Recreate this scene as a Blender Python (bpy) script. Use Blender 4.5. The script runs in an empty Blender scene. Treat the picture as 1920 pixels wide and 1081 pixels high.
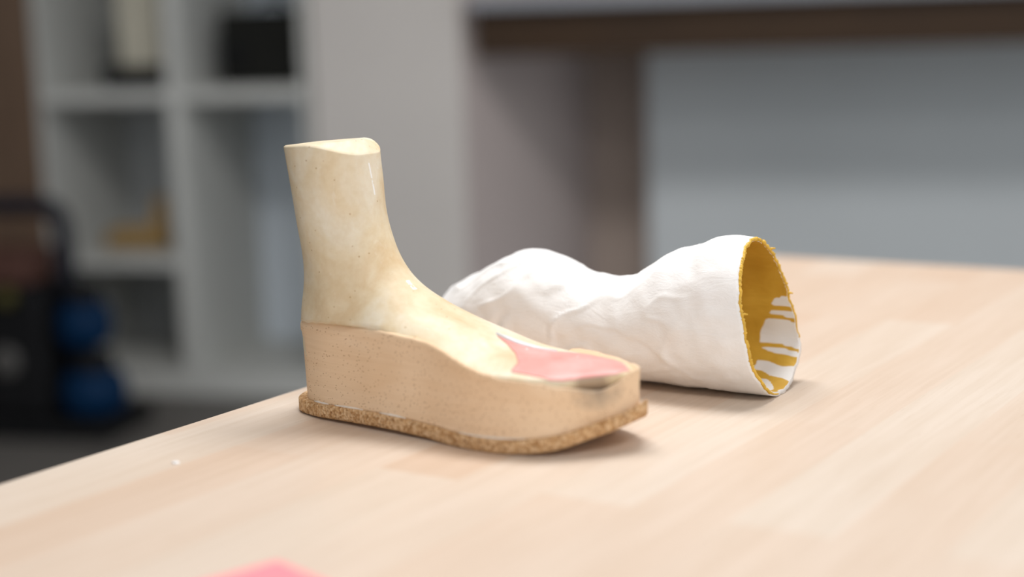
import bpy, bmesh, math, random
from mathutils import Vector, Matrix, noise
from mathutils.bvhtree import BVHTree
S = bpy.context.scene
COL = S.collection
rnd = random.Random(7)
R = math.radians

# ------------------------------------------------------------------ camera
F_PX, ROLL, PITCH, CAM_Z, TOP_Z = 2960.0, 0.03, math.atan(490 / 2960.0), 1.02, 0.74
cam_data = bpy.data.cameras.new('camera')
cam_data.sensor_width = 36.0
cam_data.lens = F_PX * 36.0 / 1920.0
cam_data.clip_start = 0.05
cam = bpy.data.objects.new('camera', cam_data)
COL.objects.link(cam)
fwd = Vector((0, math.cos(PITCH), -math.sin(PITCH)))
up0 = Vector((0, math.sin(PITCH), math.cos(PITCH)))
rt0 = Vector((1, 0, 0))
rt = math.cos(ROLL) * rt0 - math.sin(ROLL) * up0
up = math.cos(ROLL) * up0 + math.sin(ROLL) * rt0
cam.matrix_world = Matrix(((rt.x, up.x, -fwd.x, 0), (rt.y, up.y, -fwd.y, 0), (rt.z, up.z, -fwd.z, CAM_Z), (0, 0, 0, 1)))
cam_data.dof.use_dof = True
cam_data.dof.focus_distance = 1.175
cam_data.dof.aperture_fstop = 1.85
S.camera = cam

# ------------------------------------------------------------------ world, lamps, exposure
world = bpy.data.worlds.new('world')
S.world = world
world.use_nodes = True
bg = world.node_tree.nodes['Background']
bg.inputs[0].default_value = (0.90, 0.95, 1.0, 1)
bg.inputs[1].default_value = 0.84


def area(name, loc, sx, sy, power, color=(1, 1, 1), tilt=(0, 0, 0)):
    d = bpy.data.lights.new(name, 'AREA')
    d.shape = 'RECTANGLE'
    d.size, d.size_y, d.energy, d.color = sx, sy, power, color
    o = bpy.data.objects.new(name, d)
    o.location = loc
    o.rotation_euler = tilt
    COL.objects.link(o)
    return o


area('overhead_lamp', (0.10, 1.75, 2.52), 1.2, 0.6, 44, (0.99, 0.985, 0.985), (0, 0, R(-14)))
area('overhead_lamp', (0.60, -0.6, 2.52), 1.2, 0.6, 27, (0.99, 0.985, 0.985), (0, 0, R(-14)))  # unseen fill lamp added behind the camera to brighten the near sides
S.view_settings.view_transform = 'Standard'
S.view_settings.look = 'None'
S.view_settings.exposure = 0.0
S.view_settings.gamma = 1.0
S.view_settings.use_curve_mapping = False


# ------------------------------------------------------------------ helpers
def smooth(a, b, x):
    t = min(1.0, max(0.0, (x - a) / (b - a)))
    return t * t * (3 - 2 * t)


def interp(x, pts):
    if x <= pts[0][0]:
        return pts[0][1]
    for (x0, y0), (x1, y1) in zip(pts, pts[1:]):
        if x <= x1:
            return y0 + (y1 - y0) * (x - x0) / (x1 - x0)
    return pts[-1][1]


def catmull(keys, n):
    """n rows sampled smoothly through a list of equal-length tuples"""
    out, m = [], len(keys)
    for i in range(n):
        u = i / (n - 1) * (m - 1)
        k = min(int(u), m - 2)
        t = u - k
        p0, p1, p2, p3 = keys[max(k - 1, 0)], keys[k], keys[k + 1], keys[min(k + 2, m - 1)]
        out.append(tuple(0.5 * (2 * b + (c - a) * t + (2 * a - 5 * b + 4 * c - d) * t * t + (3 * b - a - 3 * c + d) * t ** 3)
                         for a, b, c, d in zip(p0, p1, p2, p3)))
    return out


def spline(x, pts):
    """smooth interpolation (Catmull-Rom in x) of a table"""
    if x <= pts[0][0]:
        return pts[0][1]
    if x >= pts[-1][0]:
        return pts[-1][1]
    for i in range(len(pts) - 1):
        if x <= pts[i + 1][0]:
            x1, y1 = pts[i]
            x2, y2 = pts[i + 1]
            def slope(j):
                a, b = pts[max(j - 1, 0)], pts[min(j + 1, len(pts) - 1)]
                return (b[1] - a[1]) / (b[0] - a[0])
            h = x2 - x1
            t = (x - x1) / h
            m1, m2 = slope(i) * h, slope(i + 1) * h
            return (2 * t ** 3 - 3 * t * t + 1) * y1 + (t ** 3 - 2 * t * t + t) * m1 + (-2 * t ** 3 + 3 * t * t) * y2 + (t ** 3 - t * t) * m2


def obj(name, bm, mat, parent=None, smooth_shade=False):
    me = bpy.data.meshes.new(name)
    bmesh.ops.recalc_face_normals(bm, faces=bm.faces)
    bm.to_mesh(me)
    bm.free()
    if smooth_shade:
        for p in me.polygons:
            p.use_smooth = True
    me.materials.append(mat)
    o = bpy.data.objects.new(name, me)
    COL.objects.link(o)
    if parent:
        o.parent = parent
    return o


def tag(o, label, cat, group=None, kind=None):
    if label:
        o['label'] = label
    if cat:
        o['category'] = cat
    if group:
        o['group'] = group
    if kind:
        o['kind'] = kind
    return o


def thing(name, label, cat, loc, rz=0.0, group=None):
    o = bpy.data.objects.new(name, None)
    o.empty_display_size = 0.05
    COL.objects.link(o)
    o.location = loc
    o.rotation_euler = (0, 0, rz)
    return tag(o, label, cat, group)


def structure(name, bm, mat, loc=(0, 0, 0), rz=0.0):
    o = obj(name, bm, mat)
    o.location = loc
    o.rotation_euler = (0, 0, rz)
    o['kind'] = 'structure'
    return o


def add_box(bm, x0, x1, y0, y1, z0, z1, bev=0.0, seg=2):
    m = Matrix.Translation(((x0 + x1) / 2, (y0 + y1) / 2, (z0 + z1) / 2)) @ Matrix.Diagonal((x1 - x0, y1 - y0, z1 - z0, 1))
    r = bmesh.ops.create_cube(bm, size=1, matrix=m)
    if bev:
        es = list({e for v in r['verts'] for e in v.link_edges})
        bmesh.ops.bevel(bm, geom=es, offset=bev, segments=seg, affect='EDGES', profile=0.5)
    return bm


def box(*a, **k):
    return add_box(bmesh.new(), *a, **k)


def add_lathe(bm, profile, n=40, mat=None):
    """profile: list of (radius, z) revolved about z; closed with caps"""
    rows = []
    for r_, z in profile:
        rows.append([bm.verts.new((r_ * math.cos(2 * math.pi * i / n), r_ * math.sin(2 * math.pi * i / n), z)) for i in range(n)])
    for a, b in zip(rows, rows[1:]):
        for i in range(n):
            bm.faces.new((a[i], a[(i + 1) % n], b[(i + 1) % n], b[i]))
    bm.faces.new(rows[0])
    bm.faces.new(rows[-1])
    if mat is not None:
        bmesh.ops.transform(bm, matrix=mat, verts=[v for r_ in rows for v in r_])
    return bm


def add_tube(bm, path, rad, n=10, closed=False):
    rows, m = [], len(path)
    path = [Vector(p) for p in path]
    prev = None
    for i, p in enumerate(path):
        if closed:
            t = path[(i + 1) % m] - path[i - 1]
        else:
            t = path[min(i + 1, m - 1)] - path[max(i - 1, 0)]
        t.normalize()
        if prev is None:
            a = t.orthogonal().normalized()
        else:
            a = (prev - t * prev.dot(t)).normalized()
        prev = a
        b = t.cross(a)
        r_ = rad[i] if isinstance(rad, (list, tuple)) else rad
        rows.append([bm.verts.new(p + r_ * (math.cos(2 * math.pi * k / n) * a + math.sin(2 * math.pi * k / n) * b)) for k in range(n)])
    pairs = list(zip(rows, rows[1:])) + ([(rows[-1], rows[0])] if closed else [])
    for a, b in pairs:
        for k in range(n):
            bm.faces.new((a[k], a[(k + 1) % n], b[(k + 1) % n], b[k]))
    if not closed:
        bm.faces.new(rows[0])
        bm.faces.new(rows[-1])
    return bm


def rings_to_bm(rings, cap_start=True, cap_end=True):
    bm = bmesh.new()
    rows = [[bm.verts.new(p) for p in r_] for r_ in rings]
    n = len(rows[0])
    for a, b in zip(rows, rows[1:]):
        for i in range(n):
            bm.faces.new((a[i], a[(i + 1) % n], b[(i + 1) % n], b[i]))
    for flag, row in ((cap_start, rows[0]), (cap_end, rows[-1])):
        if flag:
            c = bm.verts.new(sum((v.co for v in row), Vector()) / n)
            for i in range(n):
                bm.faces.new((row[i], row[(i + 1) % n], c))
    return bm


# ------------------------------------------------------------------ materials
class Mat:
    def __init__(self, name, color=(0.5, 0.5, 0.5), rough=0.6, spec=0.5, metal=0.0):
        self.m = bpy.data.materials.new(name)
        self.m.use_nodes = True
        self.t = self.m.node_tree
        self.b = self.t.nodes['Principled BSDF']
        self.b.inputs['Base Color'].default_value = (*color, 1)
        self.b.inputs['Roughness'].default_value = rough
        self.b.inputs['Specular IOR Level'].default_value = spec
        self.b.inputs['Metallic'].default_value = metal
        self.coord = None

    def node(self, kind, **kw):
        n = self.t.nodes.new(kind)
        for k, v in kw.items():
            setattr(n, k, v)
        return n

    def link(self, a, b):
        self.t.links.new(a, b)

    def obj_coord(self, scale=(1, 1, 1), loc=(0, 0, 0)):
        if self.coord is None:
            self.coord = self.node('ShaderNodeTexCoord')
        mp = self.node('ShaderNodeMapping')
        mp.inputs['Scale'].default_value = scale
        mp.inputs['Location'].default_value = loc
        self.link(self.coord.outputs['Object'], mp.inputs['Vector'])
        return mp.outputs['Vector']

    def noise(self, vec, scale, detail=4.0, rough=0.55, dist=0.0):
        n = self.node('ShaderNodeTexNoise')
        n.inputs['Scale'].default_value = scale
        n.inputs['Detail'].default_value = detail
        n.inputs['Roughness'].default_value = rough
        n.inputs['Distortion'].default_value = dist
        self.link(vec, n.inputs['Vector'])
        return n.outputs['Fac']

    def voronoi(self, vec, scale, out='Distance', feature='F1'):
        n = self.node('ShaderNodeTexVoronoi', feature=feature)
        n.inputs['Scale'].default_value = scale
        self.link(vec, n.inputs['Vector'])
        return n.outputs[out]

    def ramp(self, fac, stops, interp_mode='LINEAR'):
        n = self.node('ShaderNodeValToRGB')
        n.color_ramp.interpolation = interp_mode
        e = n.color_ramp.elements
        while len(e) < len(stops):
            e.new(0.5)
        for el, (p, c) in zip(e, stops):
            el.position = p
            el.color = (*c, 1) if len(c) == 3 else c
        self.link(fac, n.inputs['Fac'])
        return n.outputs['Color']

    def mix(self, fac, a, b, mode='MIX'):
        n = self.node('ShaderNodeMix', data_type='RGBA', blend_type=mode)
        for sock, val in ((n.inputs['Factor'], fac), (n.inputs[6], a), (n.inputs[7], b)):
            if isinstance(val, (int, float)):
                sock.default_value = val
            elif isinstance(val, tuple):
                sock.default_value = (*val, 1)
            else:
                self.link(val, sock)
        return n.outputs[2]

    def math(self, op, a, b=0.0, clamp=False):
        n = self.node('ShaderNodeMath', operation=op, use_clamp=clamp)
        for i, val in enumerate((a, b)):
            if isinstance(val, (int, float)):
                n.inputs[i].default_value = val
            else:
                self.link(val, n.inputs[i])
        return n.outputs[0]

    def color(self, sock):
        self.link(sock, self.b.inputs['Base Color'])

    def bump(self, height, strength=0.3, dist=0.001):
        n = self.node('ShaderNodeBump')
        n.inputs['Strength'].default_value = strength
        n.inputs['Distance'].default_value = dist
        self.link(height, n.inputs['Height'])
        self.link(n.outputs['Normal'], self.b.inputs['Normal'])


def plain(name, color, rough=0.6, scale=6.0, vary=0.06, spec=0.4, metal=0.0):
    """plain painted or plastic surface with a faint procedural mottling"""
    m = Mat(name, color, rough, spec, metal)
    n = m.noise(m.obj_coord(), scale, 5)
    lo = tuple(c * (1 - vary) for c in color)
    hi = tuple(min(1, c * (1 + vary)) for c in color)
    m.color(m.ramp(n, [(0.3, lo), (0.7, hi)]))
    return m.m


def make_beech():
    m = Mat('beech_staves', rough=0.42, spec=0.4)
    br = m.node('ShaderNodeTexBrick')
    br.offset, br.offset_frequency, br.squash = 0.37, 2, 1.0
    for k, v in (('Scale', 1.0), ('Mortar Size', 0.0), ('Bias', 0.0), ('Brick Width', 0.62), ('Row Height', 0.062)):
        br.inputs[k].default_value = v
    br.inputs['Color1'].default_value = (0.80, 0.80, 0.80, 1)
    br.inputs['Color2'].default_value = (0, 0, 0, 1)
    m.link(m.obj_coord((1, 1, 1), (0.11, 0.013, 0)), br.inputs['Vector'])
    tone = m.ramp(br.outputs['Color'], [(0.0, (0.65, 0.495, 0.38)), (0.35, (0.68, 0.55, 0.445)), (0.8, (0.70, 0.60, 0.505))])
    grain = m.noise(m.obj_coord((2.2, 60, 8)), 3.0, 6, 0.6, 0.4)
    gcol = m.ramp(grain, [(0.30, (0.90, 0.87, 0.83)), (0.62, (1.0, 1.0, 1.0))])
    c = m.mix(0.8, tone, gcol, 'MULTIPLY')
    cloud = m.noise(m.obj_coord((1.4, 5, 3)), 2.6, 3)
    c = m.mix(0.8, c, m.ramp(cloud, [(0.35, (0.96, 0.93, 0.90)), (0.65, (1, 1, 1))]), 'MULTIPLY')
    # short dark flecks of the beech medullary rays
    fl = m.noise(m.obj_coord((16, 300, 30)), 2.0, 3, 0.6)
    c = m.mix(0.55, c, m.ramp(fl, [(0.24, (0.72, 0.60, 0.50)), (0.34, (1, 1, 1))]), 'MULTIPLY')
    m.color(c)
    m.bump(grain, 0.08, 0.0006)
    return m.m


def make_foot():
    m = Mat('cream_resin', rough=0.48, spec=0.4)
    a = m.noise(m.obj_coord((1, 1, 0.8)), 19, 5, 0.6, 0.6)
    base = m.ramp(a, [(0.30, (0.66, 0.485, 0.285)), (0.46, (0.735, 0.605, 0.41)), (0.62, (0.785, 0.70, 0.55))])
    b = m.noise(m.obj_coord(), 160, 4, 0.7)
    base = m.mix(0.5, base, m.ramp(b, [(0.35, (0.90, 0.85, 0.77)), (0.6, (1.0, 1.0, 1.0))]), 'MULTIPLY')
    # sanded white scuffs
    sc = m.noise(m.obj_coord((1, 1, 0.35), (0.3, 0.2, 0.1)), 55, 8, 0.75, 1.0)
    base = m.mix(m.ramp(sc, [(0.60, (0, 0, 0)), (0.74, (0.65, 0.65, 0.65))]), base, (0.86, 0.82, 0.74))
    # pinholes
    v = m.voronoi(m.obj_coord(), 170)
    pick = m.noise(m.obj_coord(), 45, 2)
    hole = m.math('MULTIPLY', m.math('LESS_THAN', v, 0.11), m.math('GREATER_THAN', pick, 0.53))
    base = m.mix(m.math('MULTIPLY', hole, 0.75), base, (0.42, 0.25, 0.10))
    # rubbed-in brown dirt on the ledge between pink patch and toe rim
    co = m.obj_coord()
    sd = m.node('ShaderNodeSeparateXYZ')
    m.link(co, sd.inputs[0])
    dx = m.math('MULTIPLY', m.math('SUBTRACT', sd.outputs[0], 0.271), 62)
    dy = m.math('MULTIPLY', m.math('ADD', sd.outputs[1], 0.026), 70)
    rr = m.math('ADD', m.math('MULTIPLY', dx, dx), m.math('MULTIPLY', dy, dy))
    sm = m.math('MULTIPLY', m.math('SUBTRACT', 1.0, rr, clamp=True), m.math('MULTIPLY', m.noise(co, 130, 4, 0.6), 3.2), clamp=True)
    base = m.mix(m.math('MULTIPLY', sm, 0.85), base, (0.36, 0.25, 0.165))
    # thin highlight streaks painted into the colour down the shin and over the instep
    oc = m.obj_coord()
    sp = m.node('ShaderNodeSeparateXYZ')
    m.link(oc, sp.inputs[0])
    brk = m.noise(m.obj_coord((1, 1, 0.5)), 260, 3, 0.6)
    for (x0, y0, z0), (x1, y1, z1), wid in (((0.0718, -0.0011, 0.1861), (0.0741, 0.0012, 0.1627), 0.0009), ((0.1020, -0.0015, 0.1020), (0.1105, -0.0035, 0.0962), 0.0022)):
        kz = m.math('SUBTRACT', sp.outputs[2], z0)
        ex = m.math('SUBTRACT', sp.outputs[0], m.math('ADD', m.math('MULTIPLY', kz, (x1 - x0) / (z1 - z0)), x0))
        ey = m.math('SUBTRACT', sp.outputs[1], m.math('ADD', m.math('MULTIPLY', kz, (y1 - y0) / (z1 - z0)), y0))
        # measured across the streak, along the surface
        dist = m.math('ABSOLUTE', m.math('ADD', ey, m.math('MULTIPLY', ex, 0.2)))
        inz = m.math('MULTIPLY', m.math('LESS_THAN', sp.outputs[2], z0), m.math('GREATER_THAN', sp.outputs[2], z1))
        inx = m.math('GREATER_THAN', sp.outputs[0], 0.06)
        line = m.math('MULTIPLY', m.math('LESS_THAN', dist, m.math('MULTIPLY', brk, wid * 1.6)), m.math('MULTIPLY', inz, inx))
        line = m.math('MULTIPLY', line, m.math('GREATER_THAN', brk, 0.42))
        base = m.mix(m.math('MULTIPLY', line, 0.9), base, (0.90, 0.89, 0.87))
    m.color(base)
    m.bump(m.math('SUBTRACT', m.math('MULTIPLY', b, 0.5), hole), 0.25, 0.0004)
    m.b.inputs['Subsurface Weight'].default_value = 0.12
    m.b.inputs['Subsurface Radius'].default_value = (0.006, 0.004, 0.002)
    return m.m


def make_block():
    m = Mat('tan_last_block', rough=0.62, spec=0.3)
    a = m.noise(m.obj_coord((1, 1, 2.5)), 14, 4, 0.5, 0.5)
    base = m.ramp(a, [(0.3, (0.80, 0.56, 0.35)), (0.7, (0.86, 0.645, 0.44))])
    lines = m.noise(m.obj_coord((1.2, 1.2, 60)), 9, 4, 0.6)
    base = m.mix(0.6, base, m.ramp(lines, [(0.35, (0.93, 0.90, 0.86)), (0.6, (1, 1, 1))]), 'MULTIPLY')
    v = m.voronoi(m.obj_coord((0.8, 0.8, 1.25)), 400)
    pick = m.noise(m.obj_coord(), 26, 3)
    pore = m.math('MULTIPLY', m.math('LESS_THAN', v, 0.19), m.math('GREATER_THAN', pick, 0.42))
    base = m.mix(m.math('MULTIPLY', pore, 0.75), base, (0.34, 0.16, 0.06))
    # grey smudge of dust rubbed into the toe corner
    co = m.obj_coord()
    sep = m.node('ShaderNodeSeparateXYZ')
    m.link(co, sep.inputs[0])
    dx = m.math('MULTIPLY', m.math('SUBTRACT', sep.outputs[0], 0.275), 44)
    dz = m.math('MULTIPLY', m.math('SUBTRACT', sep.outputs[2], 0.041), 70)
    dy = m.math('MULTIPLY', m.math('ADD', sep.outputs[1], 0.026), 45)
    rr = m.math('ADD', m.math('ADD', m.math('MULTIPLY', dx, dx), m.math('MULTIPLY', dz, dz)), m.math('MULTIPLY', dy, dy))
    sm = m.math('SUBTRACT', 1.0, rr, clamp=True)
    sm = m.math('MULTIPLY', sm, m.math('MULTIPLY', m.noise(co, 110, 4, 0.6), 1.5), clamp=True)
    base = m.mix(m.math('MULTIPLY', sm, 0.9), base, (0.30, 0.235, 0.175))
    m.color(base)
    m.bump(m.math('SUBTRACT', m.math('MULTIPLY', lines, 0.35), pore), 0.35, 0.0006)
    return m.m


def make_cork():
    m = Mat('cork', rough=0.9, spec=0.15)
    v = m.node('ShaderNodeTexVoronoi', feature='F1')
    v.inputs['Scale'].default_value = 520
    m.link(m.obj_coord(), v.inputs['Vector'])
    g = m.ramp(v.outputs['Color'], [(0.1, (0.42, 0.215, 0.085)), (0.42, (0.63, 0.375, 0.18)), (0.75, (0.76, 0.51, 0.29))])
    n = m.noise(m.obj_coord(), 240, 5, 0.7)
    c = m.mix(0.8, g, m.ramp(n, [(0.32, (0.52, 0.44, 0.36)), (0.50, (1, 1, 1))]), 'MULTIPLY')
    m.color(c)
    m.bump(m.math('ADD', v.outputs['Distance'], n), 0.8, 0.0012)
    return m.m


def make_pink():
    m = Mat('pink_filler', rough=0.45, spec=0.4)
    n = m.noise(m.obj_coord(), 34, 4, 0.6)
    c = m.ramp(n, [(0.3, (0.72, 0.275, 0.235)), (0.5, (0.765, 0.35, 0.31)), (0.7, (0.80, 0.44, 0.40))])
    v = m.voronoi(m.obj_coord(), 70)
    c = m.mix(m.math('MULTIPLY', m.math('LESS_THAN', v, 0.07), 0.9), c, (0.95, 0.85, 0.82))
    m.color(c)
    m.bump(m.noise(m.obj_coord(), 300, 3), 0.12, 0.0003)
    return m.m


def make_plaster():
    m = Mat('white_plaster', rough=0.72, spec=0.3)
    a = m.noise(m.obj_coord((1, 1, 1)), 30, 6, 0.6, 0.8)
    m.color(m.ramp(a, [(0.25, (0.845, 0.815, 0.785)), (0.6, (0.91, 0.895, 0.88))]))
    w = m.noise(m.obj_coord((0.5, 1.2, 1.2)), 52, 8, 0.72, 1.6)
    f = m.noise(m.obj_coord(), 420, 4, 0.6)
    m.bump(m.math('ADD', w, m.math('MULTIPLY', f, 0.25)), 0.40, 0.0018)
    return m.m


def make_lining():
    m = Mat('ochre_lining', rough=0.5, spec=0.35)
    at = m.node('ShaderNodeAttribute', attribute_name='bare')
    n = m.noise(m.obj_coord((0.6, 1, 1)), 40, 5, 0.6, 0.8)
    och = m.ramp(n, [(0.3, (0.60, 0.335, 0.035)), (0.65, (0.72, 0.44, 0.06))])
    m.color(m.mix(m.ramp(at.outputs['Fac'], [(0.42, (0, 0, 0)), (0.56, (1, 1, 1))]), och, (0.86, 0.85, 0.83)))
    m.bump(m.noise(m.obj_coord((0.8, 0.8, 2.5)), 90, 4, 0.6, 0.8), 0.4, 0.0012)
    return m.m


def make_wood(name, c0, c1, scale=(3, 3, 30), rough=0.55):
    m = Mat(name, rough=rough, spec=0.3)
    n = m.noise(m.obj_coord(scale), 2.0, 5, 0.6, 0.5)
    m.color(m.ramp(n, [(0.3, c0), (0.7, c1)]))
    return m.m


def make_paint(name, color, rough=0.85):
    m = Mat(name, rough=rough, spec=0.2)
    n = m.noise(m.obj_coord(), 3.0, 5)
    m.color(m.ramp(n, [(0.3, tuple(c * .95 for c in color)), (0.7, color)]))
    m.bump(m.noise(m.obj_coord(), 160, 3), 0.1, 0.001)
    return m.m


def make_floor():
    m = Mat('grey_floor_covering', rough=0.6, spec=0.3)
    n = m.noise(m.obj_coord(), 2.2, 6)
    f = m.noise(m.obj_coord(), 90, 3)
    c = m.ramp(n, [(0.3, (0.125, 0.115, 0.105)), (0.7, (0.16, 0.15, 0.138))])
    m.color(m.mix(0.5, c, m.ramp(f, [(0.35, (0.8, 0.8, 0.8)), (0.6, (1, 1, 1))]), 'MULTIPLY'))
    return m.m


BEECH = make_beech()
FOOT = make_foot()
BLOCK = make_block()
CORK = make_cork()
PINK = make_pink()
PLASTER = make_plaster()
LINING = make_lining()
OCHRE = plain('ochre_paint', (0.70, 0.42, 0.05), 0.5, 120, 0.12)
FILLER = plain('white_filler', (0.86, 0.85, 0.84), 0.3, 60, 0.04)
GLUE = plain('dried_glue', (0.80, 0.70, 0.60), 0.4, 200, 0.1)
FOAM = plain('pink_foam', (0.93, 0.27, 0.31), 0.8, 300, 0.06)
WALL = make_paint('beige_wall_paint', (0.72, 0.675, 0.635))
RECESS = make_paint('mauve_wall_paint', (0.64, 0.545, 0.515))
CEIL = make_paint('ceiling_paint', (0.75, 0.75, 0.74))
FLOOR = make_floor()
LAMINATE = plain('white_laminate', (0.60, 0.60, 0.57), 0.5, 4, 0.03)
BACKING = plain('shelf_backing', (0.52, 0.53, 0.53), 0.6, 4, 0.03)
BACKING2 = plain('bluish_backing', (0.74, 0.80, 0.86), 0.5, 4, 0.03)
MAUVE = make_paint('brown_grey_wall_paint', (0.52, 0.42, 0.36))
COUNTER = plain('grey_laminate', (0.33, 0.34, 0.37), 0.45, 8, 0.05)
APRON = make_wood('brown_counter_wood', (0.038, 0.019, 0.008), (0.062, 0.031, 0.012), (2, 12, 30))
PANEL = plain('grey_panel_paint', (0.70, 0.735, 0.745), 0.6, 3, 0.03)
DOORWOOD = make_wood('brown_door_wood', (0.14, 0.085, 0.055), (0.18, 0.115, 0.075), (8, 8, 1.5))
BLACK = plain('black_plastic', (0.006, 0.006, 0.007), 0.6, 20, 0.2, 0.2)
BLACKM = plain('black_case', (0.012, 0.012, 0.010), 0.7, 20, 0.2, 0.2)
NAVY = plain('navy_metal', (0.012, 0.013, 0.022), 0.6, 12, 0.1, 0.25)
BLUE = plain('blue_plastic', (0.001, 0.020, 0.062), 0.5, 12, 0.1, 0.12)
RUST = plain('red_brown_panel', (0.085, 0.035, 0.025), 0.6, 12, 0.15)
YELLOW = plain('yellow_plastic', (0.07, 0.06, 0.008), 0.5, 20, 0.1)
GREYP = plain('grey_plastic', (0.09, 0.085, 0.08), 0.5, 20, 0.1)
CREAM = plain('cream_card', (0.62, 0.58, 0.47), 0.7, 12, 0.05)
LASTWOOD = make_wood('yellow_last_wood', (0.33, 0.20, 0.065), (0.46, 0.30, 0.12), (6, 20, 20))
STEEL = plain('grey_steel_leg', (0.30, 0.30, 0.31), 0.4, 20, 0.05, metal=0.6)

# ------------------------------------------------------------------ room shell
A_ROOM = R(-14)
U = Vector((math.cos(A_ROOM), math.sin(A_ROOM), 0))
W = Vector((-math.sin(A_ROOM), math.cos(A_ROOM), 0))
P0 = Vector((-0.7078, 4.3887, 0))
LOC = (P0.x, P0.y, 0)


def room(name, bm, mat):
    return structure(name, bm, mat, LOC, A_ROOM)


room('floor', box(-3.2, 3.6, -6.2, 1.6, -0.05, 0.0), FLOOR)
room('ceiling', box(-3.2, 3.6, -6.2, 1.6, 2.60, 2.65), CEIL)
room('wall_left', box(-3.3, -3.2, -6.2, 1.6, 0, 2.6), WALL)
# beige pier beside the shelving, the splayed reveal behind the counter and the wall behind it
bm = bmesh.new()
foot_pts = [(0.186, 0.0), (0.610, 0.0), (0.800, 0.80), (0.80, 0.95), (0.186, 0.95)]
lo = [bm.verts.new((x, y, 0)) for x, y in foot_pts]
hi = [bm.verts.new((x, y, 2.6)) for x, y in foot_pts]
bm.faces.new(lo)
bm.faces.new(hi)
for i in range(5):
    bm.faces.new((lo[i], lo[(i + 1) % 5], hi[(i + 1) % 5], hi[i]))
pier = room('wall_centre', bm, WALL)
pier.data.materials.append(RECESS)
for p in pier.data.polygons:
    c = p.center
    if abs(p.normal.z) < 0.5 and c.x > 0.62 and c.y < 0.8:
        p.material_index = 1
room('wall_back', box(0.80, 3.6, 0.80, 0.95, 0, 2.6), MAUVE)
room('wall_rear', box(-3.2, 0.186, 0.56, 0.70, 0, 2.6), WALL)
d = thing('door_1', None, None, LOC, A_ROOM)
d['kind'] = 'structure'
obj('door_leaf', box(-1.56, -0.735, 0.0, 0.045, 0.005, 2.05, bev=0.004), DOORWOOD, d)
obj('door_frame', add_box(add_box(box(-0.735, -0.655, -0.02, 0.10, 0, 2.12), -1.63, -1.56, -0.02, 0.10, 0, 2.12), -1.56, -0.735, -0.02, 0.10, 2.05, 2.12), DOORWOOD, d)

# ------------------------------------------------------------------ workbench
TR = math.atan2(0.8401, 0.5425)
KX, KY = 0.2631, 1.9085
bench = thing('workbench', 'large pale beech workbench of glued staves carrying the shoe last and the plaster cast', 'workbench', (KX, KY, 0), TR)
obj('tabletop', box(-1.62, 0, -1.05, 0, TOP_Z - 0.04, TOP_Z, bev=0.0025, seg=3), BEECH, bench)
for lx in (-1.52, -0.10):
    for ly in (-0.95, -0.10):
        obj('leg', box(lx - 0.035, lx + 0.035, ly - 0.035, ly + 0.035, 0, TOP_Z - 0.04, bev=0.004), STEEL, bench)
for ly in (-0.95, -0.10):
    obj('rail', box(-1.485, -0.135, ly - 0.015, ly + 0.015, 0.60, TOP_Z - 0.04), STEEL, bench)

# ------------------------------------------------------------------ shoe last: cork sole, tan block, cream foot, pink toe
A_LAST = R(-33)
last = thing('shoe_last', 'upright cream foot form in a tan wedge block with pink toe and cork sole', 'shoe last', (-0.1603, 1.1826, TOP_Z), A_LAST)
# local frame: x runs heel to toe, y away from the camera (near side is y < 0)
NEAR = [(0, 0.0), (0.004, 0.012), (0.013, 0.0236), (0.0245, 0.030), (0.044, 0.0365), (0.076, 0.041), (0.105, 0.045), (0.152, 0.0505),
        (0.177, 0.0555), (0.205, 0.058), (0.235, 0.054), (0.258, 0.043), (0.275, 0.027), (0.285, 0.013), (0.2936, -0.004)]
FAR = [(0, 0.0), (0.004, 0.012), (0.013, 0.0235), (0.0245, 0.030), (0.044, 0.035), (0.076, 0.034), (0.105, 0.032), (0.152, 0.035),
       (0.177, 0.039), (0.205, 0.0425), (0.235, 0.042), (0.258, 0.037), (0.275, 0.028), (0.285, 0.019), (0.2936, 0.004)]
ZB = [(0, 0.0004), (0.02, 0.0004), (0.06, 0.002), (0.10, 0.0027), (0.125, 0.0024), (0.15, 0.0014), (0.176, 0.0), (0.21, 0.0), (0.233, 0.0015),
      (0.251, 0.0042), (0.26, 0.007), (0.268, 0.0102), (0.276, 0.013), (0.2825, 0.0158), (0.288, 0.019), (0.2936, 0.0238)]
CORK_T = 0.0098
N_OUT = 150


def outline(inset_heel=0.0, inset_side=0.0, inset_toe=0.0):
    """closed planform, counted from heel along the near side to the toe and back; returns (x, y, side)"""
    pts = []
    L_ = 0.2936
    for i in range(N_OUT):
        s = L_ * (1 - math.cos(math.pi * i / (N_OUT - 1))) / 2
        pts.append((s, -spline(s, NEAR)))
    for i in range(N_OUT - 2, 0, -1):
        s = L_ * (1 - math.cos(math.pi * i / (N_OUT - 1))) / 2
        pts.append((s, spline(s, FAR)))
    n = len(pts)
    for _ in range(3):
        pts = [((pts[i - 1][0] + 2 * pts[i][0] + pts[(i + 1) % n][0]) / 4, (pts[i - 1][1] + 2 * pts[i][1] + pts[(i + 1) % n][1]) / 4) for i in range(n)]
    if inset_heel or inset_side or inset_toe:
        span = (L_ - inset_heel - inset_toe) / L_
        pts = [(inset_heel + x * span, y * max(0.0, 1 - inset_side / max(abs(y), 0.024))) for x, y in pts]
    return pts


def jitter(p, sc, amp, seed=0.0):
    return amp * noise.noise(Vector((p[0] * sc + seed, p[1] * sc - seed, p[2] * sc + 0.37)))


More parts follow.
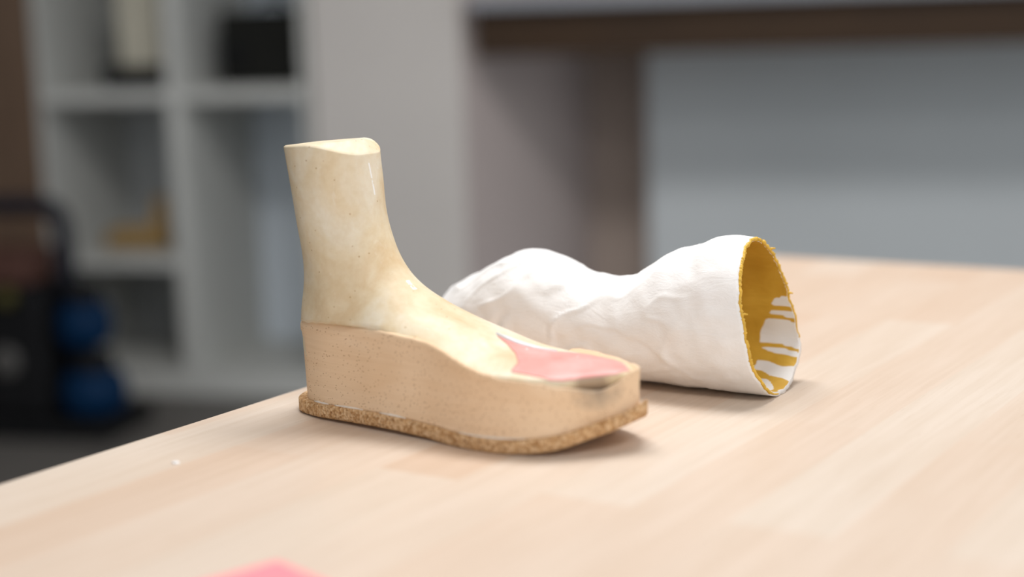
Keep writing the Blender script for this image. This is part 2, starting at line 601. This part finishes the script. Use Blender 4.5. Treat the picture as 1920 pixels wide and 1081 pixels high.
# cork sole
o0 = outline()
o_in = outline(0.0012, 0.0012, 0.0012)
rings = []
for (pl, dz) in ((o_in, 0.0), (o0, 0.0012), (o0, 0.35 * CORK_T), (o0, 0.7 * CORK_T), (o0, CORK_T - 0.001), (o_in, CORK_T)):
    rings.append([])
    for (x, y) in pl:
        z = spline(x, ZB) + dz
        j = jitter((x, y, z), 420, 0.00035, 3.1) + jitter((x, y, z), 140, 0.0003, 1.0)
        rings[-1].append(Vector((x + j, y + j * (1 if y > 0 else -1), z)))


def outline_solid(rings):
    """loft the rings, cap both ends with quads running across between near and far side"""
    bm = bmesh.new()
    rows = [[bm.verts.new(p) for p in r_] for r_ in rings]
    n = len(rows[0])
    for a, b in zip(rows, rows[1:]):
        for i in range(n):
            bm.faces.new((a[i], a[(i + 1) % n], b[(i + 1) % n], b[i]))
    for row in (rows[0], rows[-1]):
        h = N_OUT - 1
        for i in range(0, h):
            a, b = row[i], row[i + 1]
            c, d_ = row[(n - i - 1) % n], row[(n - i) % n]
            vs = []
            for v in (a, b, c, d_):
                if v not in vs:
                    vs.append(v)
            if len(vs) >= 3:
                bm.faces.new(vs)
    return bm


obj('cork_sole', outline_solid(rings), CORK, last, True)['label'] = 'thin speckled brown cork sole curling up at the toe'

# tan wedge block
ZN = [(0, 0.0672), (0.0246, 0.0695), (0.05, 0.0716), (0.087, 0.0722), (0.118, 0.0714), (0.144, 0.0694), (0.164, 0.0652), (0.1836, 0.0584),
      (0.198, 0.0540), (0.218, 0.0500), (0.236, 0.0490), (0.250, 0.0465), (0.260, 0.0440), (0.270, 0.0415), (0.278, 0.0450), (0.284, 0.0500), (0.29, 0.0540)]
ZF = [(0, 0.0672), (0.05, 0.070), (0.10, 0.0715), (0.125, 0.0712), (0.14, 0.0690), (0.157, 0.0645), (0.166, 0.0620), (0.178, 0.0566), (0.19, 0.0515),
      (0.204, 0.0498), (0.211, 0.0508), (0.2157, 0.0540), (0.233, 0.0535), (0.25, 0.0520), (0.265, 0.0510), (0.28, 0.0520), (0.29, 0.0545)]
rings = []
bo = outline(0.0075, 0.0030, 0.0058)
bt = outline(0.0050, 0.0030, 0.0052)
bl = outline(0.0040, 0.0027, 0.0052)
bi = outline(0.0062, 0.0052, 0.0068)
bi2 = outline(0.0085, 0.0068, 0.0085)


def ztop(x, y):
    zn, zf = spline(x, ZN), spline(x, ZF)
    k = smooth(-0.012, 0.012, y)
    return zn + (zf - zn) * k


n_o = len(bo)
for f_ in (0.0, 0.03, 0.2, 0.4, 0.6, 0.8, 0.86, 0.90, 0.96, 1.0):
    rr = []
    for i in range(n_o):
        k = f_
        src = bl if f_ in (0.90, 0.96) else (bt if f_ > 0.8 else None)
        if src is None:
            x = bo[i][0] + (bt[i][0] - bo[i][0]) * f_
            y = bo[i][1] + (bt[i][1] - bo[i][1]) * f_
        else:
            x, y = src[i]
        zb_ = spline(x, ZB) + CORK_T - 0.0006
        z = zb_ + (ztop(x, y) - zb_) * k
        if f_ > 0.5:
            z += jitter((x, y, 0.1), 130, 0.0008, 5.0) * f_ + jitter((x, y, 0.1), 330, 0.0005, 2.0) * f_ * (1 - smooth(0.02, 0.10, x))
        j = jitter((x, y, z), 60, 0.0004, 9.0)
        rr.append(Vector((x + j, y + (j if y > 0 else -j), z)))
    rings.append(rr)
for src, dz in ((bi, 0.0004), (bi2, -0.0045)):
    rings.append([Vector((x, y, ztop(x, y) + dz + jitter((x, y, 0.1), 130, 0.0008, 5.0))) for x, y in src])
block = obj('wedge_block', outline_solid(rings), BLOCK, last, True)
block['label'] = 'tan pitted wedge block under the foot'

# foot form: sections fan from the level cut at the shin to upright ones at the toes
# (back x, back z, front x, front z, half width near, half width far, y shift, roundness)
KEYS = [(0.0025, 0.1975, 0.0710, 0.2025, 0.034, 0.034, 0.0, 2.2),
        (0.0058, 0.1750, 0.0730, 0.1795, 0.034, 0.034, 0.0, 2.15),
        (0.0094, 0.1470, 0.0760, 0.1500, 0.033, 0.033, 0.0, 2.1),
        (0.0130, 0.1170, 0.0840, 0.1255, 0.033, 0.033, 0.0, 2.05),
        (0.0125, 0.0960, 0.0965, 0.1072, 0.0345, 0.034, 0.0, 2.0),
        (0.0093, 0.0750, 0.1120, 0.0955, 0.0375, 0.033, 0.0, 2.05),
        (0.0095, 0.0600, 0.1290, 0.0868, 0.0410, 0.034, 0.0, 2.15),
        (0.0130, 0.0450, 0.1465, 0.0800, 0.0460, 0.035, 0.0, 2.3),
        (0.0300, 0.0320, 0.1640, 0.0742, 0.0500, 0.036, 0.0, 2.4),
        (0.0650, 0.0260, 0.1810, 0.0684, 0.0540, 0.038, 0.0, 2.5),
        (0.1050, 0.0240, 0.2000, 0.0618, 0.0580, 0.040, 0.0, 2.6),
        (0.1500, 0.0240, 0.2200, 0.0572, 0.0620, 0.042, 0.0, 2.8),
        (0.2000, 0.0250, 0.2420, 0.0545, 0.0580, 0.040, 0.0, 2.8),
        (0.2400, 0.0300, 0.2640, 0.0535, 0.0360, 0.032, 0.0, 2.8),
        (0.2640, 0.0340, 0.2760, 0.0525, 0.0180, 0.022, 0.0, 2.6),
        (0.2780, 0.0380, 0.2830, 0.0515, 0.0060, 0.012, 0.0, 2.4)]
NSEG = 96
rings = []
rows = catmull(KEYS, 120)
for ri, (bx, bz, fx, fz, wn, wf, ys, ex) in enumerate(rows):
    c = Vector(((bx + fx) / 2, ys, (bz + fz) / 2))
    ax = Vector(((fx - bx) / 2, 0, (fz - bz) / 2))
    rr = []
    for i in range(NSEG):
        a = 2 * math.pi * i / NSEG
        ca, sa = math.cos(a), math.sin(a)
        ca = math.copysign(abs(ca) ** (2 / ex), ca)
        sa = math.copysign(abs(sa) ** (2 / ex), sa)
        p = c + ax * ca + Vector((0, (wf if sa > 0 else wn) * sa, 0))
        # ankle bone on the near side, soft hollow behind it
        dd = (p - Vector((0.058, -0.034, 0.088))).length
        p.y -= 0.0022 * math.exp(-(dd / 0.016) ** 2) * (1 if p.y < 0 else 0)
        dd = (p - Vector((0.026, -0.030, 0.108))).length
        p.y += 0.0020 * math.exp(-(dd / 0.018) ** 2) * (1 if p.y < 0 else 0)
        p += Vector((1, 1, 1)) * jitter(p, 28, 0.0007, 4.0)
        # the form sits inside the block: keep it within the walls below the block's lip
        zt_ = ztop(max(p.x, 0.0), p.y)
        lim = spline(max(p.x - 0.004, 0.0) / (1 - 0.0092 / 0.2936), NEAR if p.y < 0 else FAR) - 0.0042
        above = max(0.0, p.z - zt_)
        kf = smooth(0.06, 0.11, p.x)
        lim += (1 - kf) * above * 4 + kf * (max(0.0, above - 0.008) * 1.0 - above * 0.25)
        if abs(p.y) > lim and p.z < 0.10:
            p.y = math.copysign(max(lim, 0.0005), p.y)
        # sloping saw cut at the near front of the top
        if ri < 14:
            ad = math.degrees(math.atan2(math.sin(a), math.cos(a)))
            cut = 0.0100 * smooth(-92, -12, ad) * (1 - smooth(22, 85, ad)) * (1 - ri / 14)
            p.z -= cut
        rr.append(p)
    rings.append(rr)
top = rings[0]
cen = sum(top, Vector()) / NSEG
rim1 = [p + (cen - p) * 0.035 + Vector((0, 0, 0.0012)) for p in top]
rim2 = []
for p in top:
    q = p + (cen - p) * 0.30
    q.z = 0.1990 + (q.x - 0.0) * 0.055
    rim2.append(q)
rings = [rim2, rim1] + rings
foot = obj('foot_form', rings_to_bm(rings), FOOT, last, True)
for p in foot.data.polygons[:NSEG * 2]:
    p.use_smooth = False
for p in foot.data.polygons:
    if p.center.z > 0.193 and p.normal.z > 0.45:
        p.use_smooth = False
foot['label'] = 'cream foot and shin form cut off level at the top'

# drape thin layers over foot and block
tmp = bmesh.new()
tmp.from_mesh(foot.data)
tmp.from_mesh(block.data)
TREE = BVHTree.FromBMesh(tmp)
tmp.free()


def drape(name, poly, lift, mat, wob=0.0008, step=0.0011, skirt=0.002):
    """thin skin laid over foot and block inside a wavy polygon of local (x, y)"""
    xs = [p[0] for p in poly]
    ys = [p[1] for p in poly]

    def inside(x, y):
        c = False
        for (x1, y1), (x2, y2) in zip(poly, poly[1:] + poly[:1]):
            if (y1 > y) != (y2 > y) and x < (x2 - x1) * (y - y1) / (y2 - y1) + x1:
                c = not c
        return c
    # resample and wobble the border, then fill with a fine triangulated grid
    border = []
    for (x1, y1), (x2, y2) in zip(poly, poly[1:] + poly[:1]):
        m = max(1, int(math.hypot(x2 - x1, y2 - y1) / step))
        for k in range(m):
            t = k / m
            x, y = x1 + (x2 - x1) * t, y1 + (y2 - y1) * t
            border.append((x + jitter((x, y, 0), 180, wob, 2.2), y + jitter((x, y, 0), 180, wob, 7.7)))
    bm_ = bmesh.new()
    bv = [bm_.verts.new((x, y, 0)) for x, y in border]
    es = [bm_.edges.new((bv[i], bv[(i + 1) % len(bv)])) for i in range(len(bv))]
    bmesh.ops.triangle_fill(bm_, use_beauty=True, edges=es)
    for _ in range(5):
        lg = [e for e in bm_.edges if e.calc_length() > step * 2.2]
        if not lg:
            break
        bmesh.ops.subdivide_edges(bm_, edges=lg, cuts=1)
        bmesh.ops.triangulate(bm_, faces=[f for f in bm_.faces if len(f.verts) > 3])
    for v in bm_.verts:
        hit = TREE.ray_cast(Vector((v.co.x, v.co.y, 0.3)), Vector((0, 0, -1)))
        v.co.z = (hit[0].z if hit[0] else 0.05) + lift
    be = [e for e in bm_.edges if e.is_boundary]
    ext = bmesh.ops.extrude_edge_only(bm_, edges=be)
    for v in ext['geom']:
        if isinstance(v, bmesh.types.BMVert):
            v.co.z -= skirt + lift
    return obj(name, bm_, mat, last, True)


PINK_POLY = [(0.1820, -0.0069), (0.1913, -0.0091), (0.2021, -0.0160), (0.2142, -0.0304), (0.2178, -0.0454), (0.2347, -0.0439), (0.2462, -0.0428), (0.2546, -0.0365), (0.2622, -0.0286), (0.2696, -0.0196), (0.2768, -0.0106), (0.2821, 0.0004), (0.2667, 0.0176), (0.2429, 0.0337), (0.2349, 0.0254), (0.2196, 0.0079), (0.2037, -0.0013), (0.1909, -0.0051)]
WHITE_POLY = [(0.1797, -0.0047), (0.1905, -0.0009), (0.2047, 0.0040), (0.2208, 0.0095), (0.2069, 0.0004), (0.1923, -0.0039)]
patch = drape('toe_patch', PINK_POLY, 0.0007, PINK, 0.0005)
patch['label'] = 'smooth pink filler patch over the toes'
drape('filler_streak', WHITE_POLY, 0.0016, FILLER, 0.0003)['label'] = 'white filler streak behind the pink patch'

# dried glue squeezed out along the joint of block and cork
segs = [(0.030, 0.052), (0.056, 0.088), (0.176, 0.232), (0.10, 0.13)]
near_pts = [p for p in bo[:N_OUT]]
for a, b in segs:
    path, rad = [], []
    sel = [p for p in near_pts if a <= p[0] <= b]
    for i, (x, y) in enumerate(sel):
        t = i / max(1, len(sel) - 1)
        path.append((x, y - 0.0004, spline(x, ZB) + CORK_T + 0.0003))
        rad.append(0.0003 + 0.0009 * math.sin(math.pi * t) * (0.55 + 0.9 * abs(noise.noise(Vector((x * 300, 1.3, 0))))))
    obj('glue_line', add_tube(bmesh.new(), path, rad, 8), GLUE, last, True)['label'] = 'pale dried glue along the joint above the cork'

# ------------------------------------------------------------------ plaster cast lying on the bench
A_CAST = math.atan2(0.5030, -0.8643)
cast = thing('plaster_cast', 'hollow white plaster foot cast with ochre lining, lying on the workbench behind the shoe last', 'plaster cast', (0.2009, 1.1622, TOP_Z), A_CAST)
# local x runs from the open end into the cast; near side is y > 0
TOPZ = [(0.0, 0.1190), (0.0229, 0.1195), (0.0444, 0.1122), (0.0707, 0.1062), (0.0978, 0.0942), (0.1162, 0.0857), (0.1348, 0.0834), (0.1583, 0.0856),
        (0.1821, 0.0943), (0.2015, 0.1004), (0.2163, 0.1010), (0.2366, 0.0940), (0.2627, 0.0802), (0.2867, 0.0677), (0.2979, 0.0560), (0.304, 0.040)]
BOTZ = [(0.0, 0.0003), (0.06, 0.0008), (0.12, 0.0022), (0.16, 0.0022), (0.20, 0.0006), (0.27, 0.0006), (0.29, 0.006), (0.30, 0.018), (0.304, 0.034)]
HALF = [(0.0, 0.0500), (0.03, 0.0500), (0.07, 0.0480), (0.12, 0.0430), (0.16, 0.0430), (0.21, 0.0460), (0.25, 0.0430), (0.28, 0.034), (0.298, 0.020), (0.304, 0.004)]
NA = 200


def cast_point(l, a, off=0.0):
    zt, zb_, hw = spline(l, TOPZ), spline(l, BOTZ), spline(l, HALF)
    h = max((zt - zb_) / 2 - off, 0.001)
    hw = max(hw - off, 0.001)
    ca, sa = math.cos(a), math.sin(a)
    cz = (zt + zb_) / 2
    # widest a little below the middle
    z = cz + h * math.copysign(abs(sa) ** 0.94, sa)
    y = hw * math.copysign(abs(ca) ** 0.96, ca) * (1.0 - 0.07 * sa if ca > 0 else 1.06 - 0.16 * sa + 0.20 * math.exp(-((sa + 0.55) / 0.35) ** 2))
    shear = 0.19 * (1 - smooth(0.02, 0.16, l))
    return Vector((l + shear * z, y, z))


def plaster_bump(p, l):
    d_ = 0.0011 * noise.noise(Vector((p.x * 34, p.y * 46, p.z * 46)))
    d_ += 0.0008 * noise.noise(Vector((p.x * 60 + p.z * 40, p.y * 90, p.z * 70 - p.x * 50 + 5)))
    r1 = 1 - abs(noise.noise(Vector((p.x * 26 + 3, p.y * 40, p.z * 40 + p.x * 22))))
    d_ += 0.0020 * max(0, r1 - 0.88) / 0.12 * (0.5 + noise.noise(Vector((p.x * 15, p.y * 15, 8.0))))
    # sagging fold of the plaster bandage on the foot and the edge of its last turn
    q = Vector((p.x - 0.222, (p.z - 0.046)))
    bend = q.y + 14.0 * q.x * abs(q.x)
    d_ += -0.0020 * math.exp(-((q.x + q.y * 0.75) / 0.0055) ** 2) * math.exp(-((q.x - q.y * 0.75) / 0.016) ** 2) * (1 if p.y > 0 else 0)
    d_ += 0.0018 * math.exp(-((q.x + q.y * 0.75 + 0.009) / 0.006) ** 2) * math.exp(-((q.x - q.y * 0.75) / 0.018) ** 2) * (1 if p.y > 0 else 0)
    edge = p.z - (0.050 - 7.0 * (p.x - 0.13) ** 2 + 0.004 * noise.noise(Vector((p.x * 60, 0, 2))))
    d_ -= 0.0008 * smooth(-0.0012, 0.0012, -edge) * (1 if p.y > 0 else 0)
    return d_ * smooth(0.0, 0.02, l)


ls = [0.304 * (1 - (1 - i / 129) ** 1.15) for i in range(130)]
rings, rim_out = [], []
edge_wave = [0.0012 * noise.noise(Vector((math.cos(2 * math.pi * i / NA) * 7, math.sin(2 * math.pi * i / NA) * 7, 0.5))) +
             0.0009 * noise.noise(Vector((math.cos(2 * math.pi * i / NA) * 22, math.sin(2 * math.pi * i / NA) * 22, 4.5))) for i in range(NA)]
for l in ls:
    rr = []
    for i in range(NA):
        a = 2 * math.pi * i / NA
        p = cast_point(l, a)
        cz = (spline(l, TOPZ) + spline(l, BOTZ)) / 2
        nrm = Vector((0, p.y, p.z - cz))
        nrm.normalize()
        b = plaster_bump(p, l)
        if math.sin(a) < -0.75:
            b = min(b, 0.0)
        p = p + nrm * b
        p.x += edge_wave[i] * (1 - smooth(0, 0.012, l))
        p.z = max(p.z, 0.0002)
        rr.append(p)
    rings.append(rr)
edge_in = []
for i in range(NA):
    p = cast_point(0.0, 2 * math.pi * i / NA, 0.0032)
    p.x += edge_wave[i]
    edge_in.append(p)
rings.insert(0, edge_in)
obj('plaster_shell', rings_to_bm(rings, False, True), PLASTER, cast, True)['label'] = 'white wrinkled plaster bandage shell'
THICK = 0.0032
li = [0.262 * (i / 109) for i in range(110)]
inner = []
for l in li:
    rr = []
    for i in range(NA):
        a = 2 * math.pi * i / NA
        p = cast_point(l, a, THICK)
        p.x += edge_wave[i] * (1 - smooth(0, 0.012, l))
        p.y += 0.0006 * noise.noise(Vector((p.x * 60, i * 0.05, 1))) * smooth(0, 0.02, l)
        p.z += 0.0006 * noise.noise(Vector((p.x * 60, i * 0.05, 9))) * smooth(0, 0.02, l)
        rr.append(p)
    inner.append(rr)
bm = rings_to_bm(inner, False, True)
lining = obj('lining', bm, LINING, cast, True)
lining['label'] = 'ochre painted inside with bare white streaks low at the opening'
att = lining.data.attributes.new('bare', 'FLOAT', 'POINT')
vals = []
for v in lining.data.vertices:
    p = v.co
    l = p.x - 0.19 * p.z
    bare = 0.0
    if p.y < 0.020 and p.z < 0.066:
        depth_ = 0.024 * (1 - smooth(0.030, 0.070, p.z)) * (1 - smooth(-0.01, 0.022, p.y)) + 0.011
        depth_ += 0.007 * noise.noise(Vector((p.z * 90, p.y * 60, 3.0)))
        bare = 1.0 - smooth(depth_ - 0.004, depth_ + 0.002, l)
        for z0, wd, reach in ((0.0565, 0.0018, 0), (0.0480, 0.0019, 0), (0.0250, 0.0014, 0), (0.0175, 0.0032, 0), (0.0055, 0.0016, 0)):
            zz = z0 + 0.0030 * noise.noise(Vector((l * 40, z0 * 300, 1.0))) + 0.05 * l
            wv = wd * (0.8 + 12 * l) * (1 + 0.6 * noise.noise(Vector((l * 90, z0 * 500, 5.0))))
            bare *= smooth(wv * 0.6, wv * 1.4, abs(p.z - zz))
    vals.append(bare)
att.data.foreach_set('value', vals)
# painted rim: an uneven bead of ochre along the cut edge, thin where the plaster is bare
bm = bmesh.new()
path, rad = [], []
NR = 400
for k in range(NR + 1):
    a = R(-84) + (R(206) + R(84)) * k / NR
    i = (a / (2 * math.pi) * NA) % NA
    w = edge_wave[int(i) % NA] * (1 - i % 1) + edge_wave[(int(i) + 1) % NA] * (i % 1)
    p = cast_point(0.0, a, THICK * 0.5)
    p.x += w
    n1 = noise.noise(Vector((math.cos(a) * 30, math.sin(a) * 30, 2.0)))
    n2 = noise.noise(Vector((math.cos(a) * 75, math.sin(a) * 75, 6.0)))
    thin = smooth(0, 0.10, k / NR) * smooth(0, 0.14, 1 - k / NR)
    r_ = 0.0005 + (0.0008 + 0.0008 * n1 + 0.0009 * n2) * thin
    path.append(p + Vector((-0.0004, 0, 0)))
    rad.append(max(0.0005, r_))
add_tube(bm, path, rad, 10)
for a, ln in ((R(8), 0.005), (R(128), 0.005), (R(172), 0.004)):
    p = cast_point(0.0, a, THICK * 0.5)
    cz = 0.06
    dirv = Vector((-0.5, p.y * (-6 if p.y > 0 else 6), (p.z - cz) * 3)).normalized()
    add_tube(bm, [p, p + dirv * ln * 0.5 + Vector((0, 0, 0.0006)), p + dirv * ln], [0.0017, 0.0009, 0.0005], 8)
obj('rim', bm, OCHRE, cast, True)['label'] = 'ragged ochre paint along the cut rim'

# ------------------------------------------------------------------ small things on the bench
pad = thing('foam_pad', 'thin bright pink foam pad lying flat on the workbench close to the camera', 'foam pad', (-0.1285, 0.8035, TOP_Z), R(-139.5))
bm = box(0, 0.11, 0, 0.11, 0.0, 0.005, bev=0.001)
o = obj('foam_sheet', bm, FOAM, pad)
r_ = 0.0018
bm = bmesh.new()
bmesh.ops.create_icosphere(bm, subdivisions=3, radius=r_)
for v in bm.verts:
    v.co *= 1 + 0.35 * noise.noise(v.co * 700)
    v.co.z = max(v.co.z * 0.55, -r_ * 0.30) + r_ * 0.30
    v.co.x *= 1.5
c = obj('plaster_crumb', bm, FILLER, None, True)
c.location = (-0.2273, 1.0201, TOP_Z)
tag(c, 'white plaster crumb lying on the bare benchtop near its left edge', 'crumb')

# ------------------------------------------------------------------ shelving unit
sh = thing('shelving_unit', 'pale grey open shelving unit with two columns standing beside the beige wall', 'shelving unit', LOC, A_ROOM)
XL, XM, XR, DEP, HT = -0.640, -0.227, 0.172, 0.50, 1.42
T2 = 0.026
obj('side_panel', box(XL - 0.012, XL, 0, DEP, 0, HT, bev=0.002), LAMINATE, sh)
obj('side_panel', box(XR - 0.020, XR, 0, DEP, 0, HT, bev=0.002), LAMINATE, sh)
obj('divider', box(XM - T2 + 0.002, XM + T2 - 0.002, 0, DEP, 0.07, HT - 0.04, bev=0.002), LAMINATE, sh)
obj('back_panel', box(XL, XM, DEP, DEP + 0.008, 0.0, HT), BACKING, sh)
obj('back_panel', box(XM, XR - 0.02, DEP, DEP + 0.008, 0.0, HT), BACKING2, sh)['label'] = 'bluish white back panel'
obj('plinth', box(XL, XR - 0.02, 0.0, DEP, 0.0, 0.07, bev=0.002), LAMINATE, sh)
obj('top_board', box(XL, XR - 0.02, 0, DEP, HT - 0.04, HT, bev=0.002), LAMINATE, sh)
obj('shelf_board', box(XL, XM - T2 + 0.002, 0, DEP, 0.840, 0.878, bev=0.002), LAMINATE, sh)
obj('shelf_board', box(XM + T2 - 0.002, XR - 0.02, 0, DEP, 0.840, 0.878, bev=0.002), LAMINATE, sh)
obj('shelf_board', box(XL, XM - T2 + 0.002, 0, DEP, 0.368, 0.406, bev=0.002), LAMINATE, sh)


def at_room(u, w, z):
    v = P0 + U * u + W * w
    return (v.x, v.y, z)


# black case on the right upper shelf
case = thing('carrying_case', 'black carrying case standing on the right upper shelf', 'case', at_room(-0.005, 0.17, 0.878), A_ROOM + R(-4))
obj('case_body', box(-0.130, 0.124, -0.06, 0.12, 0.004, 0.210, bev=0.012), BLACKM, case, False)
bm = bmesh.new()
add_lathe(bm, [(0.030, 0), (0.034, 0.004), (0.034, 0.014), (0.026, 0.018)], 32, Matrix.Translation((-0.075, -0.058, 0.085)) @ Matrix.Rotation(R(90), 4, 'X'))
obj('round_latch', bm, BLACK, case)
bm = bmesh.new()
add_tube(bm, [(-0.05, 0.03, 0.207), (-0.046, 0.03, 0.227), (-0.03, 0.03, 0.237), (0.03, 0.03, 0.237), (0.046, 0.03, 0.227), (0.05, 0.03, 0.207)], 0.006, 10)
obj('handle', bm, BLACK, case, True)
for x in (-0.09, 0.095):
    for y in (-0.045, 0.10):
        obj('rubber_foot', box(x - 0.01, x + 0.01, y - 0.01, y + 0.01, 0, 0.006), BLACK, case)

# dark tray and cream carton in the left upper bay
tray = thing('tray', 'low dark tray standing on the left upper shelf', 'tray', at_room(-0.40, 0.17, 0.878), A_ROOM)
bm = bmesh.new()
add_box(bm, -0.085, 0.090, -0.085, 0.085, 0.0, 0.006)
add_box(bm, -0.085, 0.090, -0.085, -0.079, 0.006, 0.062)
add_box(bm, -0.085, 0.090, 0.079, 0.085, 0.006, 0.062)
add_box(bm, -0.085, -0.079, -0.079, 0.079, 0.006, 0.062)
add_box(bm, 0.084, 0.090, -0.079, 0.079, 0.006, 0.062)
obj('tray_body', bm, BLACK, tray)
carton = thing('carton', 'tall cream carton standing in the dark tray on the upper shelf', 'carton', at_room(-0.385, 0.18, 0.884), A_ROOM)
obj('carton_body', box(-0.060, 0.068, -0.065, 0.05, 0.0, 0.30, bev=0.003), CREAM, carton)
obj('lid_flap', box(-0.060, 0.003, -0.066, 0.051, 0.300, 0.303), CREAM, carton)
obj('lid_flap', box(0.005, 0.068, -0.066, 0.051, 0.300, 0.303), CREAM, carton)


# yellowish wooden last lying in the left middle bay
wl = thing('wooden_last', 'small yellowish wooden shoe last on the left lower shelf', 'shoe last', at_room(-0.44, 0.14, 0.406), A_ROOM)
keys = [(-0.10, 0.018, 0.018, 0.018), (-0.085, 0.028, 0.026, 0.028), (-0.04, 0.034, 0.032, 0.034), (0.01, 0.034, 0.029, 0.034), (0.05, 0.038, 0.027, 0.038), (0.085, 0.036, 0.026, 0.036), (0.10, 0.025, 0.02, 0.028)]
rings = []
for x, zc, hy, hz in catmull(keys, 30):
    rings.append([Vector((x, hy * math.cos(2 * math.pi * i / 28), max(0.0, zc + hz * math.sin(2 * math.pi * i / 28)))) for i in range(28)])
obj('last_body', rings_to_bm(rings), LASTWOOD, wl, True)
keys = [(0.072, 0.03, 0.030, 0.025), (0.076, 0.09, 0.024, 0.022), (0.080, 0.125, 0.023, 0.021), (0.082, 0.150, 0.024, 0.022)]
rings = []
for xc, z, rx, ry in catmull(keys, 14):
    rings.append([Vector((xc + rx * math.cos(2 * math.pi * i / 24), ry * math.sin(2 * math.pi * i / 24), z)) for i in range(24)])
obj('shin_stump', rings_to_bm(rings), LASTWOOD, wl, True)

# ------------------------------------------------------------------ dark machine on the floor at the left edge
mc = thing('workshop_machine', 'dark machine with navy arched frame and two blue drums on the floor before the shelving', 'machine', at_room(-0.40, -0.42, 0), A_ROOM)
obj('housing', box(-0.26, 0.02, -0.10, 0.14, 0.05, 0.40, bev=0.03, seg=4), BLACK, mc)
obj('control_panel', box(-0.25, -0.02, -0.085, 0.06, 0.40, 0.49, bev=0.012, seg=3), RUST, mc)
bm = bmesh.new()
arc = [(-0.30, 0.0, 0.06), (-0.30, 0.0, 0.54)] + [(-0.24 - 0.06 * math.cos(a), 0.0, 0.54 + 0.06 * math.sin(a)) for a in (0.4, 0.8, 1.2, 1.57)] + \
      [(-0.02 + 0.06 * math.sin(a), 0.0, 0.54 + 0.06 * math.cos(a)) for a in (0.0, 0.4, 0.8, 1.2, 1.57)] + [(0.045, 0.0, 0.06)]
add_tube(bm, arc, 0.026, 14)
obj('frame', bm, NAVY, mc, True)
bm = bmesh.new()
add_lathe(bm, [(0.024, 0), (0.026, 0.004), (0.022, 0.024), (0.012, 0.028)], 28, Matrix.Translation((-0.075, -0.098, 0.375)) @ Matrix.Rotation(R(90), 4, 'X'))
obj('knob', bm, YELLOW, mc, True)
bm = bmesh.new()
add_lathe(bm, [(0.04, 0), (0.04, 0.006), (0.03, 0.012), (0.01, 0.014)], 28, Matrix.Translation((-0.095, -0.098, 0.205)) @ Matrix.Rotation(R(90), 4, 'X'))
obj('vent_cap', bm, GREYP, mc, True)
for z, r_, xx in ((0.058, 0.085, 0.115), (0.235, 0.070, 0.100)):
    bm = bmesh.new()
    prof = [(r_ * 0.55, 0.0), (r_ * 0.86, 0.008), (r_, 0.035), (r_ * 1.0, 0.075), (r_ * 0.88, 0.105), (r_ * 0.6, 0.118)]
    add_lathe(bm, prof, 36, Matrix.Translation((xx, -0.03, z)))
    dr = obj('drum', bm, BLUE, mc, True)
    bm = bmesh.new()
    add_lathe(bm, [(r_ * 0.62, 0.0), (r_ * 0.66, 0.012), (r_ * 0.60, 0.045), (r_ * 0.3, 0.052)], 32, Matrix.Translation((xx, -0.03, z + 0.116)))
    obj('drum_lid', bm, BLACK, dr, True)
obj('base', box(-0.30, 0.19, -0.12, 0.15, 0.0, 0.055, bev=0.012), BLACK, mc)

# ------------------------------------------------------------------ counter in the recess and the grey panel below it
ct = thing('counter', 'grey topped counter with a brown wooden apron spanning the wall recess', 'counter', LOC, A_ROOM)
bm = bmesh.new()
pts = [(0.645, -0.06), (3.45, -0.06), (3.45, 0.79), (0.804, 0.79), (0.645, 0.12)]
lo = [bm.verts.new((x, y, 1.067)) for x, y in pts]
hi = [bm.verts.new((x, y, 1.100)) for x, y in pts]
bm.faces.new(lo)
bm.faces.new(hi)
for i in range(5):
    bm.faces.new((lo[i], lo[(i + 1) % 5], hi[(i + 1) % 5], hi[i]))
bmesh.ops.bevel(bm, geom=list(bm.edges), offset=0.003, segments=2, affect='EDGES')
obj('countertop', bm, COUNTER, ct)['label'] = 'grey laminate countertop'
obj('apron', box(0.655, 3.44, -0.01, 0.03, 0.945, 1.067, bev=0.002), APRON, ct)['label'] = 'brown wooden apron under the countertop'
obj('underside_board', box(0.81, 3.44, 0.03, 0.79, 1.030, 1.067), APRON, ct)
gp = thing('back_board', 'plain smooth grey board standing upright in the recess under the counter', 'board', LOC, A_ROOM)
obj('board_face', box(1.011, 3.45, 0.60, 0.64, 0.0, 1.028, bev=0.003), PANEL, gp)
